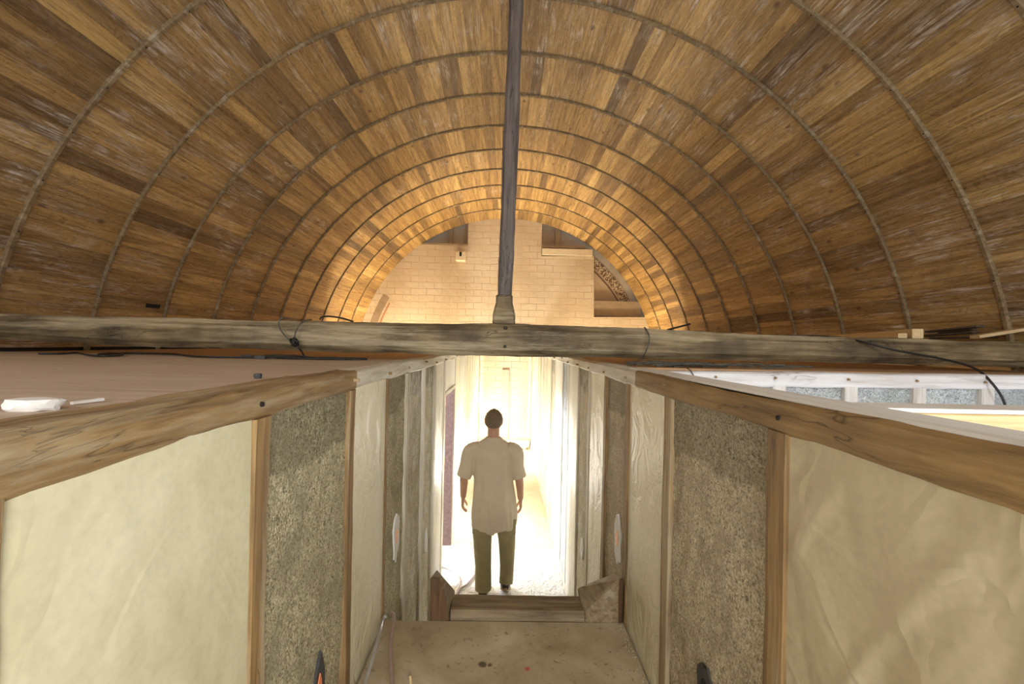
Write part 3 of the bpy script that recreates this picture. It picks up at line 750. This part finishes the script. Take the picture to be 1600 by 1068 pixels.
o = timber('wood_splinter', [a+Vector((0, 0, .004)), b+Vector((0, 0, .004))], .007, .005, 'ply_white', jit=.001, ch=.001, seed=2); tag(o, 'thin whitish splinter lying beside the plaster chunk', 'splinter')
# grey fitting under beam
q = flat(408, 2.62, 2.272); m = MB(); m.box((q.x-.03, q.y-.015, 2.255), (q.x+.03, q.y+.015, 2.274)); m.tube([q+Vector((-.05, 0, 0)), q+Vector((-.11, 0, 0))], .006); o = m.build('cable_connector', 'grey'); 
tag(o, 'grey cable connector on the deck in front of the tie beam', 'connector')

# hoses on the landing, left
h1 = [P(603, 962, 2.22), P(598, 968, 2.2), P(590, 1000, 2.0), P(580, 1035, 1.87), P(568, 1075, 1.75), P(555, 1130, 1.55)]
h2 = [P(603, 962, 2.22), P(607, 968, 2.18), P(602, 1000, 2.04), P(601, 1035, 1.93), P(603, 1075, 1.82), P(605, 1120, 1.70)]
cable('hose', h1, .0085, 'hose', 'pale grey hose leaning at the left edge of the landing', 'hose')
cable('hose', [p+Vector((0.022, .012, .010)) for p in h2], .0075, 'mauve', 'mauve hose hanging beside the grey one at the landing', 'hose')
gz = .016
def onfloor(x, y, z=gz):
    d = P(x, y, 1.0)-CAM; t = (z-CAM.z)/d.z; return CAM+d*t
cable('hose', [onfloor(687, 885), onfloor(697, 886), onfloor(708, 892), onfloor(716, 902), onfloor(716, 915), onfloor(709, 930), onfloor(700, 950)], .012, 'hose', 'pale hose looping on the corridor floor by the doorway', 'hose')
cable('hose', [onfloor(736, 846), onfloor(740, 860), onfloor(744, 880), onfloor(742, 896), onfloor(730, 912), onfloor(715, 924), onfloor(696, 962)], .010, 'mauve', 'brown hose curving on the corridor floor left of the walker', 'hose')
o = timber('wood_chip', [P(641, 1056, 1.88), P(642, 1072, 1.85)], .008, .006, 'honey_y', jit=.002, ch=.001); tag(o, 'small upright yellow wood chip on the landing board', 'chip')
# rubble by the end wall
m = MB(); rnd = random.Random(2)
for k in range(26):
    c = Vector((.50+rnd.gauss(0, .07), 10.25+rnd.gauss(0, .05), .02+abs(rnd.gauss(0, .04)))); s = rnd.uniform(.015, .045)
    pts = [c+Vector((rnd.uniform(-s, s), rnd.uniform(-s, s), rnd.uniform(-s, s))) for _ in range(8)]
    bm = bmesh.new(); vv = [bm.verts.new(p) for p in pts]; r = bmesh.ops.convex_hull(bm, input=vv); bm.verts.ensure_lookup_table(); bm.verts.index_update()
    m.add([v.co.copy() for v in bm.verts], [tuple(v.index for v in f.verts) for f in bm.faces]); bm.free()
tag(m.build('rubble', 'cream', smooth=False), 'small heap of rubble on the floor at the corridor end', 'rubble', kind='stuff')

# socket boxes in the infill with gypsum round them
def socket(x, sgn, y, z, sy, sz, label, box='orange', ring='patch', seed=0, tri=False):
    rnd = random.Random(seed); n = 16; vs = []; pts = []
    if tri: pts = [(-sy, -sz), (sy, -sz), (sy*.95, sz*.1), (sy*.55, sz*.95), (sy*.1, sz*.3), (-sy*.55, -sz*.5)]
    else:
        for i in range(n):
            a = 2*math.pi*i/n; f = rnd.uniform(.75, 1.15); pts.append((math.cos(a)*sy*f, math.sin(a)*sz*f))
    xf = x+sgn*.004; n = len(pts); m = MB()
    m.add([(xf, y+p, z+q) for p, q in pts]+[(xf-sgn*.022, y+p*1.02, z+q*1.02) for p, q in pts], [tuple(range(n)), tuple(range(2*n-1, n-1, -1))]+[(i, (i+1) % n, (i+1) % n+n, i+n) for i in range(n)])
    root = m.build('socket_box', ring, None, smooth=False); tag(root, label, 'socket box')
    m = MB(); k = .42 if tri else .3
    m.add([(xf+sgn*.003, y+(p+sy*(.35 if tri else 0))*k, z+(q-sz*(.45 if tri else 0))*k) for p, q in pts]+[(xf-sgn*.01, y+(p+sy*(.35 if tri else 0))*k, z+(q-sz*(.45 if tri else 0))*k) for p, q in pts], [tuple(range(n)), tuple(range(2*n-1, n-1, -1))]+[(i, (i+1) % n, (i+1) % n+n, i+n) for i in range(n)])
    m.build('box_insert', box, root, smooth=False)
def onwall(px, py, X):
    d = P(px, py, 1.0)-CAM; return CAM+d*(X/d.x)
q = onwall(620, 838, XL); socket(XL-.004, 1, q.y, q.z, .07, .135, 'orange socket box in white gypsum, left wall, nearest the doorway panels', seed=1)
q = onwall(666, 845, XL); socket(XL-.004, 1, q.y, q.z, .05, .10, 'thin white gypsum patch on left wall just before the brace stub', 'patch', seed=2)
q = onwall(964, 840, XR); socket(XR+.004, -1, q.y, q.z, .075, .13, 'orange marked socket box in white gypsum on right wall', seed=3)
q = onwall(908.5, 855, XR); socket(XR+.004, -1, q.y, q.z, .06, .10, 'narrow white gypsum patch on the right wall behind the orange marked one', 'patch', seed=4)
q = onwall(494, 1060, XL); socket(XL-.004, 1, q.y, q.z-.02, .075, .085, 'grey socket box with orange centre at bottom left hemp panel', 'orange', 'grey', seed=5, tri=True)
q = onwall(1100, 1060, XR); socket(XR+.004, -1, q.y, q.z-.02, .05, .07, 'plain grey socket box at bottom of the right hemp panel', 'dark', 'grey', seed=6)

# ================================================================= the walking person
def ell(c, rx, ry, n=20, tilt=0): return [Vector((c[0]+math.cos(t)*rx, c[1]+math.sin(t)*ry, c[2]+tilt*math.cos(t))) for t in [2*math.pi*k/n for k in range(n)]]
def limb(m, pts, rads, n=14):
    P_ = spline(pts, 5); R_ = []
    for i in range(len(pts)-1):
        for k in range(5): R_.append(rads[i]+(rads[i+1]-rads[i])*k/5)
    R_.append(rads[-1]); m.tube(P_, R_, n)
def ball(m, c, rx, ry, rz, n=12):
    rs = []
    for i in range(1, n):
        a = math.pi*i/n; rs.append([Vector((c[0]+math.cos(t)*rx*math.sin(a), c[1]+math.sin(t)*ry*math.sin(a), c[2]-rz*math.cos(a))) for t in [2*math.pi*k/16 for k in range(16)]])
    m.rings(rs)
def remesh(o, vox, sm=6, fac=.5):
    r = o.modifiers.new('remesh', 'REMESH'); r.mode = 'VOXEL'; r.voxel_size = vox; r.use_smooth_shade = True
    s = o.modifiers.new('smooth', 'SMOOTH'); s.iterations = sm; s.factor = fac
def person():
    OX, OY = -.09, 4.29
    root = empty('person', (OX, OY, 0))
    tag(root, 'person in a loose beige short-sleeved shirt and olive trousers walking away down the corridor', 'person')
    m = MB()
    # head, neck
    ball(m, (0, .015, 1.642), .077, .095, .100); ball(m, (0, .045, 1.585), .056, .062, .065)
    limb(m, [(0, -.01, 1.42), (0, 0, 1.50), (0, .01, 1.60)], [.068, .056, .056])
    m.tube([(0, .10, 1.655), (0, .128, 1.622), (0, .118, 1.612)], [.009, .014, .010], 8)
    for s in (-1, 1):
        ball(m, (s*.078, .01, 1.64), .010, .020, .031, 8); ball(m, (s*.031, .098, 1.66), .012, .008, .007, 6)
    m.tube([(-.022, .103, 1.583), (0, .109, 1.583), (.022, .103, 1.583)], .007, 6)
    # torso under the shirt
    m.rings([ell((0, 0, .86), .150, .105), ell((0, 0, .98), .155, .11), ell((0, 0, 1.12), .145, .10), ell((0, 0, 1.30), .172, .11), ell((0, 0, 1.40), .165, .09), ell((0, 0, 1.46), .09, .06)])
    limb(m, [(-.075, 0, .9), (-.08, .0, .5), (-.075, -.01, .08)], [.08, .055, .038]); limb(m, [(.085, 0, .9), (.125, .02, .5), (.14, -.02, .10)], [.08, .055, .038])
    for s, el, wr in ((-1, (-.262, -.015, 1.13), (-.275, .03, .915)), (1, (.245, -.015, 1.13), (.268, .03, .905))):
        limb(m, [(s*.165, 0, 1.40), (s*.215, 0, 1.33), el, (el[0]*.5+wr[0]*.5, el[1]*.5+wr[1]*.5, 1.05), wr], [.055, .050, .041, .038, .027])
        # palm and fingers, lightly curled
        w = Vector(wr); palm = w+Vector((s*.004, .012, -.085))
        rs = []
        for t, hw, ht in ((0, .026, .022), (.3, .034, .017), (.7, .040, .015), (1, .038, .013)):
            c = w.lerp(palm, t); rs.append([Vector((c.x+math.sin(a)*ht, c.y+math.cos(a)*hw, c.z)) for a in [2*math.pi*k/12 for k in range(12)]])
        m.rings(rs)
        for k, (dy, ln) in enumerate(((.030, .070), (.011, .078), (-.009, .072), (-.028, .056))):
            b = palm+Vector((0, dy, .006)); k1 = b+Vector((-s*.004, .004, -ln*.42)); k2 = k1+Vector((-s*.016, .002, -ln*.32)); k3 = k2+Vector((-s*.022, 0, -ln*.18))
            m.tube([b, k1, k2, k3], [.0095, .009, .0082, .007], 8)
        tb_ = w+Vector((-s*.004, .030, -.030)); m.tube([tb_, tb_+Vector((-s*.012, .026, -.028)), tb_+Vector((-s*.026, .030, -.056)), tb_+Vector((-s*.032, .026, -.072))], [.014, .0115, .010, .008], 8)
    body = m.build('body', 'skin', root); remesh(body, .0045, 4)
    # hair
    m = MB(); rs = []
    for i in range(0, 13):
        a = math.radians(6+i*8.2)   # from crown down
        rs.append([Vector((math.cos(t)*.085*math.sin(a), .010+math.sin(t)*.104*math.sin(a), 1.648+.103*math.cos(a)-(.035 if math.sin(t) < 0 else -.03)*max(0, (i-5)/7)*abs(math.sin(t)))) for t in [2*math.pi*k/20 for k in range(20)]])
    m.rings(rs); rnd = random.Random(6)
    for k in range(120):
        a = rnd.uniform(0, 1.5); t = rnd.uniform(0, 6.28); d = Vector((math.cos(t)*math.sin(a), math.sin(t)*math.sin(a), math.cos(a)))
        p = Vector((d.x*.083, .010+d.y*.10, 1.648+d.z*.101)); m.tube([p, p+d*.007+Vector((rnd.uniform(-.005, .005), -.003, .003))], [.005, .001], 4)
    m.build('hair', 'hair', root, fixn=True)
    m = MB(); m.tube(spline([(-.082, .0, 1.652), (-.086, .05, 1.657), (-.062, .108, 1.658), (-.03, .122, 1.655), (0, .122, 1.66), (.03, .122, 1.655), (.062, .108, 1.658), (.086, .05, 1.657), (.082, 0, 1.652)], 4), .0032, 6)
    m.build('spectacles', 'glass', root)
    # shirt: torso and two sleeves in one surface, with hanging folds
    m = MB(); rs = []; n = 48
    for z, rx, ry, cx in ((.650, .205, .168, .022), (.70, .212, .172, .020), (.80, .210, .172, .016), (.93, .196, .156, .012), (1.08, .182, .126, .008), (1.22, .188, .124, .003), (1.34, .195, .118, 0), (1.405, .182, .100, 0), (1.445, .140, .082, 0), (1.475, .088, .068, 0), (1.498, .066, .062, 0)):
        ring = []
        for k in range(n):
            t = 2*math.pi*k/n
            f = 1+(.045*math.sin(t*7+z*2)+.035*math.sin(t*12-z*5)+.02*math.sin(t*19+z*9))*max(0, min(1, (1.36-z)*2.2))
            dz = 0
            if z < .72: dz = .03*max(0, math.cos(t))**3+.014*math.sin(t*5+1)+.008*math.sin(t*9)
            ring.append(Vector((cx+math.cos(t)*rx*f, math.sin(t)*ry*f, z+dz)))
        rs.append(ring)
    m.rings(rs)
    for s, el in ((-1, (-.272, -.012, 1.115)), (1, (.252, -.012, 1.115))):
        pts = [Vector((s*.13, 0, 1.385)), Vector((s*.205, 0, 1.345)), Vector((el[0]*.88, -.005, 1.22)), Vector(el)]
        limb(m, pts, [.07, .083, .074, .070], 20)
    sh = m.build('shirt', 'shirt', root); remesh(sh, .0075, 3)
    # trousers
    m = MB()
    m.rings([ell((.01, 0, .97), .165, .125, 24), ell((.012, 0, .88), .180, .140, 24), ell((.018, 0, .80), .183, .138, 24), ell((.022, 0, .745), .175, .12, 24)])
    limb(m, [(-.075, 0, .84), (-.085, .0, .66), (-.082, .005, .50), (-.070, -.01, .28), (-.066, -.015, .07)], [.094, .098, .086, .076, .078], 20)
    limb(m, [(.105, 0, .84), (.135, .0, .66), (.148, .015, .50), (.152, .0, .28), (.146, -.045, .14)], [.094, .094, .080, .066, .064], 20)
    rs = []
    for (z, c, r) in ((.585, (-.084, 0), .083), (.57, (-.083, 0), .088), (.55, (-.083, 0), .080)): rs.append(ell((c[0], c[1], z), r, r, 20))
    m.rings(rs); m.rings([ell((.142, .01, z), r, r, 20) for z, r in ((.61, .079), (.595, .086), (.575, .076))])
    # cargo pocket and creases behind the knees
    m.box((.185, -.055, .60), (.228, .06, .74)); m.box((-.178, -.055, .60), (-.135, .06, .74))
    for k in range(4):
        z = .47-.03*k; m.tube([(-.14, -.035, z), (-.085, -.077, z-.012), (-.03, -.04, z+.006)], .010, 6); m.tube([(.09, -.025, z), (.15, -.062, z-.012), (.21, -.02, z+.008)], .009, 6)
    for z in (.17, .21): m.tube([(.09, -.07, z), (.15, -.10, z-.01), (.20, -.06, z+.01)], .012, 6)
    tr = m.build('trousers', 'trouser', root); remesh(tr, .008, 2)
    # shoes
    def shoe(px, py, pitch, name='shoe'):
        m = MB(); rs = []
        for y, w, h, z in ((-.10, .026, .035, .035), (-.075, .039, .055, .050), (-.03, .040, .060, .056), (.03, .044, .050, .046), (.09, .050, .036, .036), (.14, .046, .028, .030), (.175, .024, .018, .024)):
            rs.append([Vector((math.cos(t)*w, y, z+math.sin(t)*h)) for t in [2*math.pi*k/16 for k in range(16)]])
        m.rings(rs)
        for v in m.v: v.z = max(v.z, .006)
        ms = MB(); rs = []
        for z, e in ((0, .97), (.022, 1.0)):
            rs.append([Vector((math.sin(a)*.052*e*(1 if math.cos(a) > 0 else .82), .035+math.cos(a)*.150*e, z)) for a in [2*math.pi*k/20 for k in range(20)]])
        ms.rings(rs)
        rot = Matrix.Translation((px, py, 0)) @ Matrix.Translation((0, .15, 0)) @ Matrix.Rotation(-pitch, 4, 'X') @ Matrix.Translation((0, -.15, 0))
        for q in (m, ms): q.v = [rot @ v for v in q.v]
        o = m.build(name, 'shoe', root); ms.build('sole', 'sole', o)
    shoe(-.068, .02, 0); shoe(.142, -.02, math.radians(24))
    return root
person()

# ================================================================= light
def area(name, loc, target, sx, sy, e, col):
    l = bpy.data.lights.new(name, 'AREA'); l.shape = 'RECTANGLE'; l.size = sx; l.size_y = sy; l.energy = e; l.color = col
    o = bpy.data.objects.new(name, l); C.objects.link(o); o.location = loc
    o.rotation_euler = (Vector(target)-Vector(loc)).to_track_quat('-Z', 'Y').to_euler(); return o
def point(name, loc, e, col, r=.12):
    l = bpy.data.lights.new(name, 'POINT'); l.energy = e; l.color = col; l.shadow_soft_size = r
    o = bpy.data.objects.new(name, l); C.objects.link(o); o.location = loc; return o
point('fill_middle_corridor', (-.13, 5.9, .75), 66, (1, .95, .86), .10)  # added fill hidden behind the walker, brightens the middle of the corridor
point('work_lamp_corridor', (-.22, 9.3, .45), 165, (1, .93, .82), .12)
point('work_lamp_far_left_room', (-1.9, 9.8, .9), 380, (1, .80, .55), .15)
point('work_lamp_far_right_room', (1.9, 9.8, .9), 300, (1, .80, .55), .15)
area('daylight_left_room', (-2.6, 4.75, 1.95), (0, 4.6, .1), 1.2, .5, 210, (.78, .86, 1))
area('daylight_right_room', (3.3, 1.4, 1.2), (1.0, 1.7, 1.9), 1.2, 1.4, 15, (.85, .92, 1))
area('fill_left_high', (-2.2, -.9, 3.2), (-1.6, 1.6, 2.2), 1.0, .8, 34, (1, .95, .9))  # added fill light, brightens the left deck
area('fill_right_high', (2.5, -.9, 3.1), (.6, 1.6, 2.2), 1.0, .8, 44, (.93, .96, 1))  # added fill above the right room, brightens the white plate strip
area('fill_behind_camera', (.4, -3.0, 3.2), (0, 6, 2.2), 3.5, 2.2, 66, (1, .98, .94))  # added soft fill behind the camera, stands in for an unseen window
area('fill_near_left_wall', (.42, -1.3, 1.9), (-.45, 1.2, 1.3), .8, 1.5, 54, (1, .98, .90))  # unseen fill added low behind the camera to light the left wall
w = bpy.data.worlds.new('world'); sc.world = w; w.use_nodes = True
w.node_tree.nodes['Background'].inputs[0].default_value = (.80, .88, 1, 1); w.node_tree.nodes['Background'].inputs[1].default_value = .35
vs_ = sc.view_settings
vs_.view_transform = 'Standard'; vs_.look = 'None'; vs_.gamma = 1; vs_.use_curve_mapping = False; vs_.exposure = 0.06
